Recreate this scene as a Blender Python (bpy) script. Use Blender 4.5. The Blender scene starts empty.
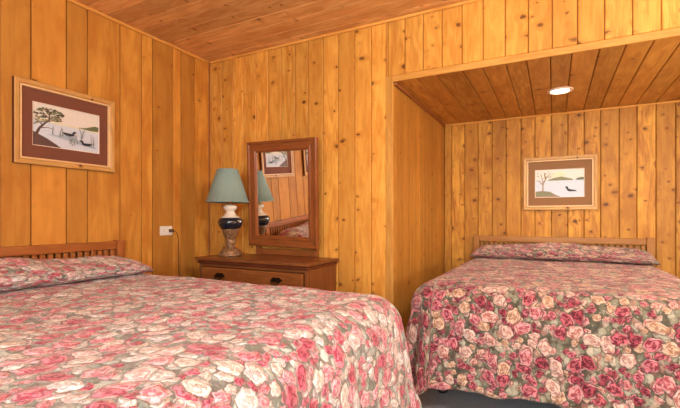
import bpy, bmesh, math, random
from mathutils import Vector, Matrix, noise
random.seed(7)
PI = math.pi
S = bpy.context.scene
C = S.collection

# ------------------------------------------------------------------ camera
cam_d = bpy.data.cameras.new('camera'); cam = bpy.data.objects.new('camera', cam_d); C.objects.link(cam)
cam_d.sensor_fit = 'HORIZONTAL'; cam_d.sensor_width = 36.0
cam_d.lens = 36.0 * 412.0 / 680.0
cam_d.shift_y = 14.2 / 680.0
cam_d.clip_start = 0.02
cam.location = (0, 0, 1.05)
cam.rotation_euler = (PI / 2, 0, math.radians(27.52))
S.camera = cam

# ------------------------------------------------------------------ world, lights, exposure
w = bpy.data.worlds.new('world'); S.world = w; w.use_nodes = True
nt = w.node_tree; nt.nodes.clear()
wo = nt.nodes.new('ShaderNodeOutputWorld'); bg = nt.nodes.new('ShaderNodeBackground')
sky = nt.nodes.new('ShaderNodeTexSky'); sky.sky_type = 'NISHITA'; sky.sun_disc = False
sky.sun_elevation = math.radians(40); sky.sun_rotation = math.radians(200)
nt.links.new(sky.outputs[0], bg.inputs[0]); bg.inputs[1].default_value = 0.35
nt.links.new(bg.outputs[0], wo.inputs[0])

def area(name, loc, rot, sx, sy, power, col):
    d = bpy.data.lights.new(name, 'AREA'); d.shape = 'RECTANGLE'; d.size = sx; d.size_y = sy
    d.energy = power; d.color = col
    o = bpy.data.objects.new(name, d); C.objects.link(o); o.location = loc; o.rotation_euler = rot
    return o
def point(name, loc, power, col, r=0.05):
    d = bpy.data.lights.new(name, 'POINT'); d.energy = power; d.color = col; d.shadow_soft_size = r
    o = bpy.data.objects.new(name, d); C.objects.link(o); o.location = loc
    return o
# added fill behind the camera, coloured as daylight; its made-up window is built below
area('window_fill', (0.35, -1.66, 1.42), (math.radians(90), 0, 0), 2.3, 1.25, 92, (0.86, 0.94, 1.0))
# unseen globes added as fill, overhead and right of the alcove bed, built below
GLOBE_FILL_W, BEDSIDE_FILL_W = 104.0, 44.0
# recessed down-light in the alcove
sd = bpy.data.lights.new('downlight', 'SPOT'); sd.energy = 30; sd.color = (1.0, 0.94, 0.82)
sd.spot_size = math.radians(150); sd.spot_blend = 0.9; sd.shadow_soft_size = 0.05
so = bpy.data.objects.new('downlight', sd); C.objects.link(so); so.location = (0.036, 3.48, 1.985)

S.view_settings.view_transform = 'Standard'; S.view_settings.look = 'None'
S.view_settings.gamma = 1.0; S.view_settings.exposure = 0.24
S.view_settings.use_curve_mapping = False
S.cycles.use_denoising = True
S.cycles.max_bounces = 8; S.cycles.diffuse_bounces = 5; S.cycles.glossy_bounces = 4
S.cycles.sample_clamp_indirect = 6

# ------------------------------------------------------------------ node helpers
class NG:
    def __init__(s, name):
        s.m = bpy.data.materials.new(name); s.m.use_nodes = True
        s.t = s.m.node_tree; s.t.nodes.clear()
        s.out = s.t.nodes.new('ShaderNodeOutputMaterial')
        s.b = s.t.nodes.new('ShaderNodeBsdfPrincipled')
        s.t.links.new(s.b.outputs[0], s.out.inputs[0])
    def put(s, sock, v):
        if v is None: return
        if isinstance(v, bpy.types.NodeSocket): s.t.links.new(v, sock)
        else:
            try: sock.default_value = v
            except Exception:
                if isinstance(v, (int, float)): sock.default_value = (v,) * len(sock.default_value)
                else: sock.default_value = tuple(v) + (1.0,)
    def n(s, typ, ins=None, **kw):
        x = s.t.nodes.new(typ)
        for k, v in kw.items(): setattr(x, k, v)
        for k, v in (ins or {}).items(): s.put(x.inputs[k], v)
        return x
    def math(s, op, a, b=None, c=None, clamp=False):
        x = s.t.nodes.new('ShaderNodeMath'); x.operation = op; x.use_clamp = clamp
        s.put(x.inputs[0], a)
        if b is not None: s.put(x.inputs[1], b)
        if c is not None: s.put(x.inputs[2], c)
        return x.outputs[0]
    def vm(s, op, a, b=None, sc=None):
        x = s.t.nodes.new('ShaderNodeVectorMath'); x.operation = op
        s.put(x.inputs[0], a)
        if b is not None: s.put(x.inputs[1], b)
        if sc is not None: s.put(x.inputs['Scale'], sc)
        return x.outputs[0]
    def mix(s, f, a, b, mode='MIX'):
        x = s.t.nodes.new('ShaderNodeMix'); x.data_type = 'RGBA'; x.blend_type = mode
        s.put(x.inputs[0], f); s.put(x.inputs[6], a); s.put(x.inputs[7], b)
        return x.outputs[2]
    def step(s, v, lo, hi, to0=0.0, to1=1.0):
        x = s.t.nodes.new('ShaderNodeMapRange'); x.interpolation_type = 'SMOOTHSTEP'
        s.put(x.inputs[0], v); s.put(x.inputs[1], lo); s.put(x.inputs[2], hi); s.put(x.inputs[3], to0); s.put(x.inputs[4], to1)
        return x.outputs[0]
    def ramp(s, f, stops, const=False):
        x = s.t.nodes.new('ShaderNodeValToRGB'); cr = x.color_ramp
        if const: cr.interpolation = 'CONSTANT'
        while len(cr.elements) < len(stops): cr.elements.new(0.5)
        for e, (p, c) in zip(cr.elements, stops): e.position = p; e.color = tuple(c) + (1,)
        s.put(x.inputs[0], f); return x.outputs[0]
    def sep(s, v):
        x = s.t.nodes.new('ShaderNodeSeparateXYZ'); s.put(x.inputs[0], v); return x.outputs
    def comb(s, a, b, c=0.0):
        x = s.t.nodes.new('ShaderNodeCombineXYZ'); s.put(x.inputs[0], a); s.put(x.inputs[1], b); s.put(x.inputs[2], c); return x.outputs[0]
    def noise(s, v, scale, detail=3, rough=0.5, dist=0.0):
        x = s.n('ShaderNodeTexNoise', {'Vector': v, 'Scale': scale, 'Detail': detail, 'Roughness': rough, 'Distortion': dist})
        return x.outputs[0], x.outputs[1]
    def bump(s, h, strength, dist):
        x = s.n('ShaderNodeBump', {'Height': h, 'Strength': strength, 'Distance': dist})
        s.t.links.new(x.outputs[0], s.b.inputs['Normal'])
    def fin(s, col=None, rough=0.5, **kw):
        s.put(s.b.inputs['Base Color'], col); s.put(s.b.inputs['Roughness'], rough)
        for k, v in kw.items(): s.put(s.b.inputs[k], v)
        return s.m

def plain(name, col, rough=0.5, var=0.12, scale=40, **kw):
    g = NG(name); tc = g.n('ShaderNodeTexCoord').outputs['Object']
    f, _ = g.noise(tc, scale, 4)
    c = g.mix(f, tuple(x * (1 - var) for x in col), tuple(min(1, x * (1 + var)) for x in col))
    return g.fin(c, rough, **kw)

def wood(name, light, dark, tint, knots=0.4, rough=0.48, blotch=0.25, var=0.55, knotcol=(0.10, 0.030, 0.008), gs=1.0, seedattr=True, spec=0.22):
    """plank wood: UV in metres (u across, v along the board), per-board seed attribute"""
    g = NG(name)
    uv = g.n('ShaderNodeUVMap').outputs[0]
    if seedattr:
        sd = g.n('ShaderNodeAttribute', attribute_name='seed').outputs['Fac']
    else:
        sd = 0.37
    wn = g.n('ShaderNodeTexWhiteNoise', {'W': g.math('MULTIPLY', sd, 91.7)}, noise_dimensions='1D')
    rnd, rcol = wn.outputs[0], wn.outputs[1]
    rs = g.sep(rcol)
    off = g.comb(g.math('MULTIPLY', sd, 37.0), g.math('MULTIPLY', rs[1], 23.0))
    p = g.vm('ADD', uv, off)
    ps = g.sep(p)
    # knots
    kp = g.comb(g.math('MULTIPLY', ps[0], 7.0), g.math('MULTIPLY', ps[1], 9.5))
    kn, _ = g.noise(kp, 4.2, 4, 0.65)
    vo = g.n('ShaderNodeTexVoronoi', {'Vector': kp, 'Scale': 1.0, 'Randomness': 1.0}, voronoi_dimensions='2D')
    kd = g.math('ADD', vo.outputs['Distance'], g.math('MULTIPLY', g.math('SUBTRACT', kn, 0.5), 0.34))
    kr = g.sep(vo.outputs['Color'])
    on = g.math('LESS_THAN', kr[0], knots)
    ksz = g.math('MULTIPLY_ADD', g.math('POWER', kr[1], 2.2), 0.15, 0.050)
    kmask = g.math('MULTIPLY', g.step(kd, g.math('MULTIPLY', ksz, 1.15), g.math('MULTIPLY', ksz, 0.35)), on)
    halo = g.math('MULTIPLY', g.step(kd, g.math('MULTIPLY', ksz, 3.2), g.math('MULTIPLY', ksz, 0.8)), on)
    # grain
    warp = g.math('MULTIPLY', halo, 0.045)
    gp = g.comb(g.math('ADD', ps[0], warp), g.math('MULTIPLY', ps[1], 0.055))
    g1, _ = g.noise(gp, 95 * gs, 4, 0.6, 0.4)
    g2, _ = g.noise(g.comb(g.math('ADD', ps[0], warp), g.math('MULTIPLY', ps[1], 0.16)), 18 * gs, 3, 0.5, 1.4)
    b1, _ = g.noise(g.comb(ps[0], g.math('MULTIPLY', ps[1], 0.5)), 7, 3, 0.55)
    gr = g.math('ADD', g.math('MULTIPLY', g1, 0.45), g.math('MULTIPLY', g2, 0.75))
    f = g.step(gr, 0.42, 0.80)
    col = g.mix(f, light, dark)
    col = g.mix(g.math('MULTIPLY', rnd, var), col, tint)
    col = g.mix(g.math('MULTIPLY', g.step(b1, 0.42, 0.72), blotch), col, dark)
    val = g.math('MULTIPLY_ADD', rs[2], 0.36, 0.80)
    hsv = g.n('ShaderNodeHueSaturation', {'Value': val, 'Color': col})
    col = g.mix(g.math('MULTIPLY', halo, 0.50), hsv.outputs[0], dark)
    col = g.mix(g.math('MULTIPLY', kmask, 0.92), col, knotcol)
    g.bump(g.math('ADD', g.math('MULTIPLY', g1, 0.6), g.math('MULTIPLY', kmask, -0.2)), 0.10, 0.003)
    return g.fin(col, rough, **{'Specular IOR Level': spec})

M = {}
M['pine_back'] = wood('knotty_pine_golden', (0.81, 0.435, 0.084), (0.52, 0.195, 0.026), (0.68, 0.305, 0.048), knots=0.46)
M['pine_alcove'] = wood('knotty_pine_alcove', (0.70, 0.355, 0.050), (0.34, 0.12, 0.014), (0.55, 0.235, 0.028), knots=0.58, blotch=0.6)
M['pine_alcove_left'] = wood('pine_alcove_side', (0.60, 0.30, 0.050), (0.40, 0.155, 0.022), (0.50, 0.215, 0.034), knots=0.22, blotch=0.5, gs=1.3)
M['pine_left'] = wood('smooth_orange_panel', (0.66, 0.32, 0.052), (0.44, 0.165, 0.022), (0.56, 0.245, 0.040), knots=0.05, blotch=0.9, gs=0.6, var=0.7, spec=0.22, rough=0.55)
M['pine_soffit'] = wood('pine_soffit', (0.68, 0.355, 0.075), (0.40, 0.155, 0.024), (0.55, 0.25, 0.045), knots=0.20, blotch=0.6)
M['pine_ceiling'] = wood('pine_ceiling', (0.92, 0.56, 0.22), (0.56, 0.245, 0.070), (0.76, 0.40, 0.13), knots=0.20, blotch=0.6)
M['trim'] = wood('pine_trim', (0.78, 0.44, 0.10), (0.54, 0.22, 0.036), (0.64, 0.30, 0.06), knots=0.08)
M['trim_dark'] = wood('stained_trim', (0.46, 0.17, 0.05), (0.30, 0.09, 0.022), (0.37, 0.13, 0.035), knots=0.05)
M['groove'] = plain('groove_shadow_wood', (0.12, 0.035, 0.010), 0.8)
M['dresser'] = wood('dresser_wood', (0.33, 0.125, 0.036), (0.15, 0.045, 0.013), (0.24, 0.078, 0.022), knots=0.0, rough=0.30, seedattr=False)
M['dresser_dark'] = wood('dresser_moulding_shaded', (0.20, 0.055, 0.020), (0.10, 0.022, 0.009), (0.15, 0.036, 0.014), knots=0.0, rough=0.3, seedattr=False)  # moulding wood darkened to carry the overhang's shadow in its colour
M['drawer'] = wood('drawer_wood', (0.44, 0.165, 0.040), (0.20, 0.058, 0.015), (0.30, 0.10, 0.027), knots=0.0, rough=0.26, seedattr=False)
M['mirror_wood'] = wood('mirror_frame_wood', (0.40, 0.135, 0.034), (0.20, 0.052, 0.013), (0.30, 0.09, 0.024), knots=0.0, rough=0.28, seedattr=False)
M['headboard'] = wood('headboard_wood', (0.55, 0.20, 0.048), (0.33, 0.095, 0.022), (0.44, 0.14, 0.034), knots=0.0, rough=0.32, seedattr=False)
M['headboard_light'] = wood('headboard_wood_light', (0.56, 0.27, 0.062), (0.36, 0.14, 0.028), (0.46, 0.19, 0.04), knots=0.0, rough=0.34, seedattr=False)
M['frame_oak'] = wood('picture_frame_oak', (0.82, 0.50, 0.16), (0.50, 0.22, 0.055), (0.7, 0.38, 0.11), knots=0.25, rough=0.35, seedattr=False)
M['frame_side'] = plain('frame_side_dark', (0.13, 0.035, 0.012), 0.5)  # outer edges of the frame, darker than its front
M['frame_inner'] = plain('frame_inner_bead', (0.80, 0.52, 0.24), 0.4)
M['mat_brown'] = plain('mat_board_reddish_brown', (0.17, 0.055, 0.026), 0.85, 0.1, 200)
M['mat_tan'] = plain('mat_board_brown', (0.25, 0.12, 0.045), 0.85, 0.1, 200)
M['mat_bevel'] = plain('mat_bevel', (0.82, 0.70, 0.55), 0.7)
M['brass_dark'] = plain('antique_pull_metal', (0.035, 0.022, 0.014), 0.38, 0.2, 80, Metallic=0.8)
M['white_plastic'] = plain('white_plastic', (0.82, 0.78, 0.68), 0.35, 0.03)
M['slot'] = plain('dark_slot', (0.03, 0.02, 0.015), 0.6)
M['cord'] = plain('brown_cord', (0.09, 0.04, 0.018), 0.5)
M['navy'] = plain('navy_glaze', (0.006, 0.012, 0.022), 0.08, 0.3, 30, **{'Coat Weight': 0.6})
M['cream_glaze'] = plain('cream_glaze', (0.80, 0.70, 0.55), 0.18, 0.08, 30, **{'Coat Weight': 0.5})
M['brass'] = plain('polished_brass', (0.65, 0.42, 0.16), 0.25, 0.1, 60, Metallic=1.0)
M['black_metal'] = plain('black_bed_metal', (0.015, 0.013, 0.012), 0.5)
M['ticking'] = plain('mattress_ticking', (0.55, 0.50, 0.45), 0.9)
M['boxspring'] = plain('box_spring_cloth', (0.05, 0.045, 0.05), 0.9)
M['white_paint'] = plain('white_paint', (0.75, 0.73, 0.68), 0.5, 0.04)
M['light_trim'] = plain('downlight_ring', (0.80, 0.62, 0.45), 0.35, 0.05)

def bronze():
    g = NG('mottled_bronze_ceramic'); tc = g.n('ShaderNodeTexCoord').outputs['Object']
    f, _ = g.noise(tc, 70, 5, 0.65)
    c = g.ramp(f, [(0.3, (0.07, 0.035, 0.016)), (0.5, (0.24, 0.13, 0.06)), (0.68, (0.45, 0.29, 0.15))])
    g.bump(f, 0.4, 0.004)
    return g.fin(c, 0.35, Metallic=0.25)
M['bronze'] = bronze()

def shade_mat():
    g = NG('sage_linen_shade'); uv = g.n('ShaderNodeUVMap').outputs[0]
    s = g.sep(uv)
    w1 = g.math('SINE', g.math('MULTIPLY', s[0], 620.0))
    f, _ = g.noise(g.comb(g.math('MULTIPLY', s[0], 60.0), g.math('MULTIPLY', s[1], 4.0)), 3.0, 3)
    c = g.mix(f, (0.175, 0.27, 0.235), (0.27, 0.37, 0.32))
    g.bump(w1, 0.25, 0.001)
    m = g.fin(c, 0.8)
    return m
M['shade'] = shade_mat()

def emis(name, col, strength):
    g = NG(name); e = g.n('ShaderNodeEmission', {'Color': tuple(col) + (1,), 'Strength': strength})
    g.t.links.new(e.outputs[0], g.out.inputs[0]); return g.m
M['bulb_glow'] = emis('downlight_glow', (1.0, 0.88, 0.66), 9.0)
M['globe_fill_glow'] = emis('globe_fill_glow', (0.93, 0.96, 1.0), GLOBE_FILL_W / (4 * PI * PI * 0.11 ** 2))
M['bedside_fill_glow'] = emis('bedside_fill_glow', (1.0, 0.95, 0.86), BEDSIDE_FILL_W / (4 * PI * PI * 0.08 ** 2))

def glass_mirror():
    g = NG('mirror_silver')
    return g.fin((0.93, 0.92, 0.88), 0.01, Metallic=1.0)
M['mirror'] = glass_mirror()
def clear_glass():
    g = NG('fill_window_glass')
    t = g.n('ShaderNodeBsdfTransparent'); gl = g.n('ShaderNodeBsdfGlossy', {'Roughness': 0.02})
    fr = g.n('ShaderNodeFresnel', {'IOR': 1.45}); mx = g.n('ShaderNodeMixShader', {0: fr.outputs[0]})
    g.t.links.new(t.outputs[0], mx.inputs[1]); g.t.links.new(gl.outputs[0], mx.inputs[2])
    g.t.links.new(mx.outputs[0], g.out.inputs[0]); return g.m
M['glass'] = clear_glass()

def carpet():
    g = NG('dark_grey_carpet'); tc = g.n('ShaderNodeTexCoord').outputs['Object']
    f, _ = g.noise(tc, 160, 5, 0.7); f2, _ = g.noise(tc, 9, 3)
    c = g.mix(f, (0.18, 0.175, 0.17), (0.60, 0.585, 0.56)); c = g.mix(g.math('MULTIPLY', f2, 0.4), c, (0.24, 0.23, 0.22))
    g.bump(f, 0.8, 0.01)
    return g.fin(c, 0.95)
M['carpet'] = carpet()

def floral(name, pale):  # pale: palette of the same print with brighter light in it
    """printed and quilted cotton: overlapping cabbage roses on sage foliage, UV in metres"""
    g = NG(name)
    uv = g.n('ShaderNodeUVMap').outputs[0]
    _, nc = g.noise(uv, 24, 4, 0.6)
    _, nf = g.noise(uv, 75, 3, 0.6)
    base = g.vm('ADD', uv, g.vm('SCALE', g.vm('SUBTRACT', nc, (0.5, 0.5, 0.5)), sc=0.034))
    base = g.vm('ADD', base, g.vm('SCALE', g.vm('SUBTRACT', nf, (0.5, 0.5, 0.5)), sc=0.010))
    # foliage: soft leaves of several greens over dark gaps
    lp = g.vm('MULTIPLY', g.vm('ADD', base, (3.1, 7.7, 0)), (1.0, 0.7, 1.0))
    v0 = g.n('ShaderNodeTexVoronoi', {'Vector': lp, 'Scale': 36.0, 'Smoothness': 0.25}, voronoi_dimensions='2D', feature='SMOOTH_F1')
    r0 = g.sep(v0.outputs['Color'])
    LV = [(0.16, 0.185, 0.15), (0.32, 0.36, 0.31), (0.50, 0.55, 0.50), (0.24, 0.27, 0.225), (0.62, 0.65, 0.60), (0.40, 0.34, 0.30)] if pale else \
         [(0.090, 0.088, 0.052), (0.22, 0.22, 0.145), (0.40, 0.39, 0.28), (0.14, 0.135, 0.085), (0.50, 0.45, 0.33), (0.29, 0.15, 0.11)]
    leaf = g.ramp(r0[0], list(zip((0.12, 0.32, 0.48, 0.60, 0.76, 0.9), LV)))
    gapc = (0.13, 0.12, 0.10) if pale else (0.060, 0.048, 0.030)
    gap = g.step(v0.outputs['Distance'], 0.42, 0.66)
    col = g.mix(g.math('MULTIPLY', gap, 0.85), leaf, gapc)
    ls = g.step(v0.outputs['Distance'], 0.22, 0.02)
    col = g.mix(g.math('MULTIPLY', ls, 0.35), col, (0.62, 0.57, 0.47))
    hgt = g.math('MULTIPLY', g.math('SUBTRACT', 0.7, v0.outputs['Distance']), 0.5)
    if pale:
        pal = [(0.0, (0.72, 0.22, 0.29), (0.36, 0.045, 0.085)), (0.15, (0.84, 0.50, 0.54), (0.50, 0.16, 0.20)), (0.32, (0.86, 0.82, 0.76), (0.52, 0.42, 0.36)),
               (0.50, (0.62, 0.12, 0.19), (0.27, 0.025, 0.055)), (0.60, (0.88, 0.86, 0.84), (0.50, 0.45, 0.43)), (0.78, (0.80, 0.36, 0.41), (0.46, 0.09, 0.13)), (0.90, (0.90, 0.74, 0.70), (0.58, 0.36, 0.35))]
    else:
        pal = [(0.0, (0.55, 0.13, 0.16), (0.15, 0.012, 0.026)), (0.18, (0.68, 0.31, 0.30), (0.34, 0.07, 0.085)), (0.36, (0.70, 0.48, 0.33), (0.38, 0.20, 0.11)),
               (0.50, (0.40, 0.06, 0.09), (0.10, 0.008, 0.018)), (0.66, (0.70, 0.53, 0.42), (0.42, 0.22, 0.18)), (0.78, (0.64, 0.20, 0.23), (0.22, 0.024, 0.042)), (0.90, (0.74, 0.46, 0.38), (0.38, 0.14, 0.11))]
    layers = [
        ((2.9, 1.1, 0), 23.0, 0.45, 0.85, 0.3),
        ((1.3, 4.9, 0), 18.0, 0.46, 0.74, 1.0),
        ((5.7, 2.2, 0), 12.0, 0.47, 0.66, 0.0),
        ((9.4, 8.6, 0), 10.6, 0.45, 0.55, 0.5),
    ]
    for off, sc, thr, dens, ph in layers:
        q = g.vm('ADD', base, off)
        vo = g.n('ShaderNodeTexVoronoi', {'Vector': q, 'Scale': sc, 'Randomness': 0.85}, voronoi_dimensions='2D')
        cr = g.sep(vo.outputs['Color'])
        rel = g.sep(g.vm('SUBTRACT', q, vo.outputs['Position']))
        # every bloom is turned and flattened a little its own way
        ra = g.math('MULTIPLY', cr[1], 6.28); ca, sa = g.math('COSINE', ra), g.math('SINE', ra)
        ex = g.math('ADD', g.math('MULTIPLY', rel[0], ca), g.math('MULTIPLY', rel[1], sa))
        ey = g.math('MULTIPLY', g.math('SUBTRACT', g.math('MULTIPLY', rel[1], ca), g.math('MULTIPLY', rel[0], sa)), g.math('MULTIPLY_ADD', cr[0], 0.55, 1.0))
        d = g.math('MULTIPLY', g.math('SQRT', g.math('ADD', g.math('MULTIPLY', ex, ex), g.math('MULTIPLY', ey, ey))), sc)
        ang = g.math('ARCTAN2', ey, ex)
        pet = g.math('SINE', g.math('MULTIPLY_ADD', ang, 5.0, ra))
        R = g.math('MULTIPLY', g.math('MULTIPLY_ADD', pet, 0.03, thr), g.math('MULTIPLY_ADD', cr[0], 0.30, 0.80))
        on = g.math('LESS_THAN', cr[2], dens)
        mask = g.math('MULTIPLY', g.step(d, R, g.math('SUBTRACT', R, 0.07)), on)
        dn = g.math('DIVIDE', d, R)
        # overlapping petals: angular sectors that shift with radius
        sec = g.math('SINE', g.math('ADD', g.math('MULTIPLY_ADD', ang, 3.0, ra), g.math('MULTIPLY', dn, 6.0)))
        spi = g.math('SINE', g.math('ADD', g.math('MULTIPLY_ADD', dn, 11.0, ang), g.math('MULTIPLY', sec, 1.7)))
        fine, _ = g.noise(q, 120, 3, 0.6)
        sp = g.step(g.math('ADD', spi, g.math('MULTIPLY', g.math('SUBTRACT', fine, 0.5), 2.4)), -0.55, 0.55)
        k = g.math('FRACT', g.math('MULTIPLY_ADD', cr[0], 7.31, g.math('ADD', cr[1], ph)))
        lt = g.ramp(k, [(p_, a_) for p_, a_, b_ in pal], const=True)
        dk = g.ramp(k, [(p_, b_) for p_, a_, b_ in pal], const=True)
        rc = g.mix(sp, dk, lt)
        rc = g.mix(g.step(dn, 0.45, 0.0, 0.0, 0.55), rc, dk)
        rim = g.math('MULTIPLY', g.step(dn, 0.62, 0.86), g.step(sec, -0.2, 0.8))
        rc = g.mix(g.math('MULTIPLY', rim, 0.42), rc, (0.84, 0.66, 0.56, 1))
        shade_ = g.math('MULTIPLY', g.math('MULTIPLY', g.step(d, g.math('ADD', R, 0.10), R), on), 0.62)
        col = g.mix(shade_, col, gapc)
        col = g.mix(mask, col, rc)
        dome = g.math('MULTIPLY', g.math('SUBTRACT', 1.0, g.math('POWER', g.math('MINIMUM', dn, 1.0), 2.0)), on)
        hgt = g.math('MAXIMUM', g.math('MULTIPLY', hgt, g.math('SUBTRACT', 1.0, mask)), g.math('MULTIPLY', dome, g.math('MULTIPLY_ADD', sp, 0.30, 0.75)))
    pn, _ = g.noise(uv, 34, 4, 0.6, 0.8)
    g.bump(g.math('ADD', hgt, g.math('MULTIPLY', pn, 1.4)), 0.8, 0.013)
    return g.fin(col, 0.62, **{'Sheen Weight': 0.3, 'Sheen Roughness': 0.4, 'Sheen Tint': (1.0, 0.86, 0.78, 1), 'Specular IOR Level': 0.35})
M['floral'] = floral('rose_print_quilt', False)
M['floral_lit'] = floral('rose_print_quilt_lit', True)  # same fabric, the left bed's stronger light put into its colours

# ------------------------------------------------------------------ mesh helpers
def link(name, bm, mats, parent=None, smooth=False, loc=None):
    me = bpy.data.meshes.new(name)
    bmesh.ops.recalc_face_normals(bm, faces=bm.faces[:])
    bm.to_mesh(me); bm.free()
    for m in (mats if isinstance(mats, (list, tuple)) else [mats]): me.materials.append(m)
    if smooth:
        for p in me.polygons: p.use_smooth = True
    o = bpy.data.objects.new(name, me); C.objects.link(o)
    if parent: o.parent = parent
    if loc: o.location = loc
    return o
def newbm():
    bm = bmesh.new(); bm.loops.layers.uv.new('UVMap'); bm.verts.layers.float.new('seed'); return bm
def tag(o, label=None, cat=None, group=None, kind=None):
    if label: o['label'] = label
    if cat: o['category'] = cat
    if group: o['group'] = group
    if kind: o['kind'] = kind
    return o
def thing(name, label, cat, loc=(0, 0, 0), rot=(0, 0, 0), group=None):
    o = bpy.data.objects.new(name, None); C.objects.link(o); o.empty_display_size = 0.1
    o.location = loc; o.rotation_euler = rot
    return tag(o, label, cat, group)
def struct(name, bm, m, smooth=False):
    return tag(link(name, bm, m, None, smooth), kind='structure')

def boxuv(bm, faces, along):
    """UV in metres with v along axis `along`"""
    uvl = bm.loops.layers.uv.verify()
    for f in faces:
        n = f.normal
        ax = max(range(3), key=lambda i: abs(n[i]))
        others = [i for i in range(3) if i != ax]
        if along in others: v = along; u = [i for i in others if i != along][0]
        else: u, v = others
        for l in f.loops: l[uvl].uv = (l.vert.co[u] + 0.013 * ax, l.vert.co[v])
def box(bm, x0, x1, y0, y1, z0, z1, bev=0.0, along=2, seed=None, mi=0, seg=1):
    fs0 = set(bm.faces)
    r = bmesh.ops.create_cube(bm, size=1.0)
    vs = r['verts']
    for v in vs:
        v.co = Vector(((x0 + x1) / 2 + v.co.x * (x1 - x0), (y0 + y1) / 2 + v.co.y * (y1 - y0), (z0 + z1) / 2 + v.co.z * (z1 - z0)))
    if bev > 0:
        es = list({e for v in vs for e in v.link_edges})
        bmesh.ops.bevel(bm, geom=es, offset=bev, segments=seg, affect='EDGES', profile=0.6)
    fs = [f for f in bm.faces if f not in fs0]
    bm.normal_update(); boxuv(bm, fs, along)
    sl = bm.verts.layers.float.get('seed')
    sv = random.random() if seed is None else seed
    for f in fs:
        f.material_index = mi
        for v in f.verts: v[sl] = sv
    return fs
def lathe(bm, prof, n=32, cx=0, cy=0, mi=0, cap=True):
    uvl = bm.loops.layers.uv.verify(); rings = []
    for r, z in prof:
        rings.append([bm.verts.new((cx + r * math.cos(2 * PI * i / n), cy + r * math.sin(2 * PI * i / n), z)) for i in range(n)])
    for a in range(len(rings) - 1):
        for i in range(n):
            j = (i + 1) % n
            f = bm.faces.new((rings[a][i], rings[a][j], rings[a + 1][j], rings[a + 1][i])); f.material_index = mi
            us = [(i / n, a), ((i + 1) / n, a), ((i + 1) / n, a + 1), (i / n, a + 1)]
            for l, u in zip(f.loops, us): l[uvl].uv = (u[0], prof[min(int(u[1]), len(prof) - 1)][1])
    if cap:
        for rg in (rings[0], rings[-1]):
            f = bm.faces.new(rg); f.material_index = mi
def tube(bm, pts, r, n=8, mi=0):
    pts = [Vector(p) for p in pts]; rings = []; prev = None
    for i, p in enumerate(pts):
        t = (pts[min(i + 1, len(pts) - 1)] - pts[max(i - 1, 0)]).normalized()
        if prev is None:
            prev = t.orthogonal().normalized()
        prev = (prev - t * prev.dot(t)).normalized(); b = t.cross(prev)
        rings.append([bm.verts.new(p + prev * (r * math.cos(2 * PI * k / n)) + b * (r * math.sin(2 * PI * k / n))) for k in range(n)])
    for a in range(len(rings) - 1):
        for k in range(n):
            j = (k + 1) % n
            bm.faces.new((rings[a][k], rings[a][j], rings[a + 1][j], rings[a + 1][k])).material_index = mi
    bm.faces.new(rings[0]).material_index = mi; bm.faces.new(rings[-1]).material_index = mi
def spline(pts, n=8):
    P = [Vector(p) for p in pts]; P = [2 * P[0] - P[1]] + P + [2 * P[-1] - P[-2]]; out = []
    for i in range(1, len(P) - 2):
        for k in range(n):
            t = k / n
            out.append(0.5 * ((2 * P[i]) + (P[i + 1] - P[i - 1]) * t + (2 * P[i - 1] - 5 * P[i] + 4 * P[i + 1] - P[i + 2]) * t * t + (3 * P[i] - P[i - 1] - 3 * P[i + 1] + P[i + 2]) * t ** 3))
    out.append(P[-2]); return out

# ------------------------------------------------------------------ the room
XL, YB, XA, YA = -2.73, 2.72, -1.0, 4.22
ZC, ZS = 2.44, 2.003
XR, YF = 2.05, -1.75          # right wall and the wall behind the camera
XAR = 1.72                    # right end of the alcove
T = 0.018

bm = newbm(); box(bm, XL - 0.2, XR + 0.2, YF - 0.2, YA + 0.2, -0.08, 0.0)
tag(link('floor', bm, M['carpet']), kind='structure')

def boards(bm, seams, lo, hi, plane, sign, horiz, vert, gap=0.0035, bev=0.0045):
    """planks between consecutive seams; plane = coordinate of the room-side face,
    sign = direction from face into the wall, horiz/vert = axes (0,1,2)"""
    depth = 3 - horiz - vert
    for i in range(len(seams) - 1):
        a, b = sorted((seams[i], seams[i + 1]))
        if callable(lo): l0, h0 = lo((a + b) / 2), hi((a + b) / 2)
        else: l0, h0 = lo, hi
        c = [[0, 0], [0, 0], [0, 0]]
        c[horiz] = [a + gap / 2, b - gap / 2]; c[vert] = [l0, h0]
        c[depth] = sorted([plane, plane + sign * T])
        box(bm, c[0][0], c[0][1], c[1][0], c[1][1], c[2][0], c[2][1], bev, along=vert)
def seamrow(known, lo, hi, w=0.128):
    s = sorted(known)
    while s[0] - w > lo + 0.02: s.insert(0, s[0] - w * random.uniform(0.85, 1.2))
    s[0] = min(s[0], s[0])
    if s[0] > lo: s.insert(0, lo)
    while s[-1] + w < hi - 0.02: s.append(s[-1] + w * random.uniform(0.95, 1.05))
    if s[-1] < hi: s.append(hi)
    return [x for x in s if lo - 1e-6 <= x <= hi + 1e-6]

# left wall: wide smooth orange boards
seams = seamrow([1.156, 1.309, 1.507, 1.639, 1.868, 2.039, 2.134, 2.32, 2.405, 2.548], YF, YB, 0.17)
bm = newbm(); boards(bm, seams, 0.0, ZC, XL, -1, 1, 2, gap=0.007, bev=0.001)
box(bm, XL - 0.14, XL - T * 0.7, YF - 0.1, YB + 0.1, 0, ZC, mi=1)
struct('wall_left', bm, [M['pine_left'], M['groove']])

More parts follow.
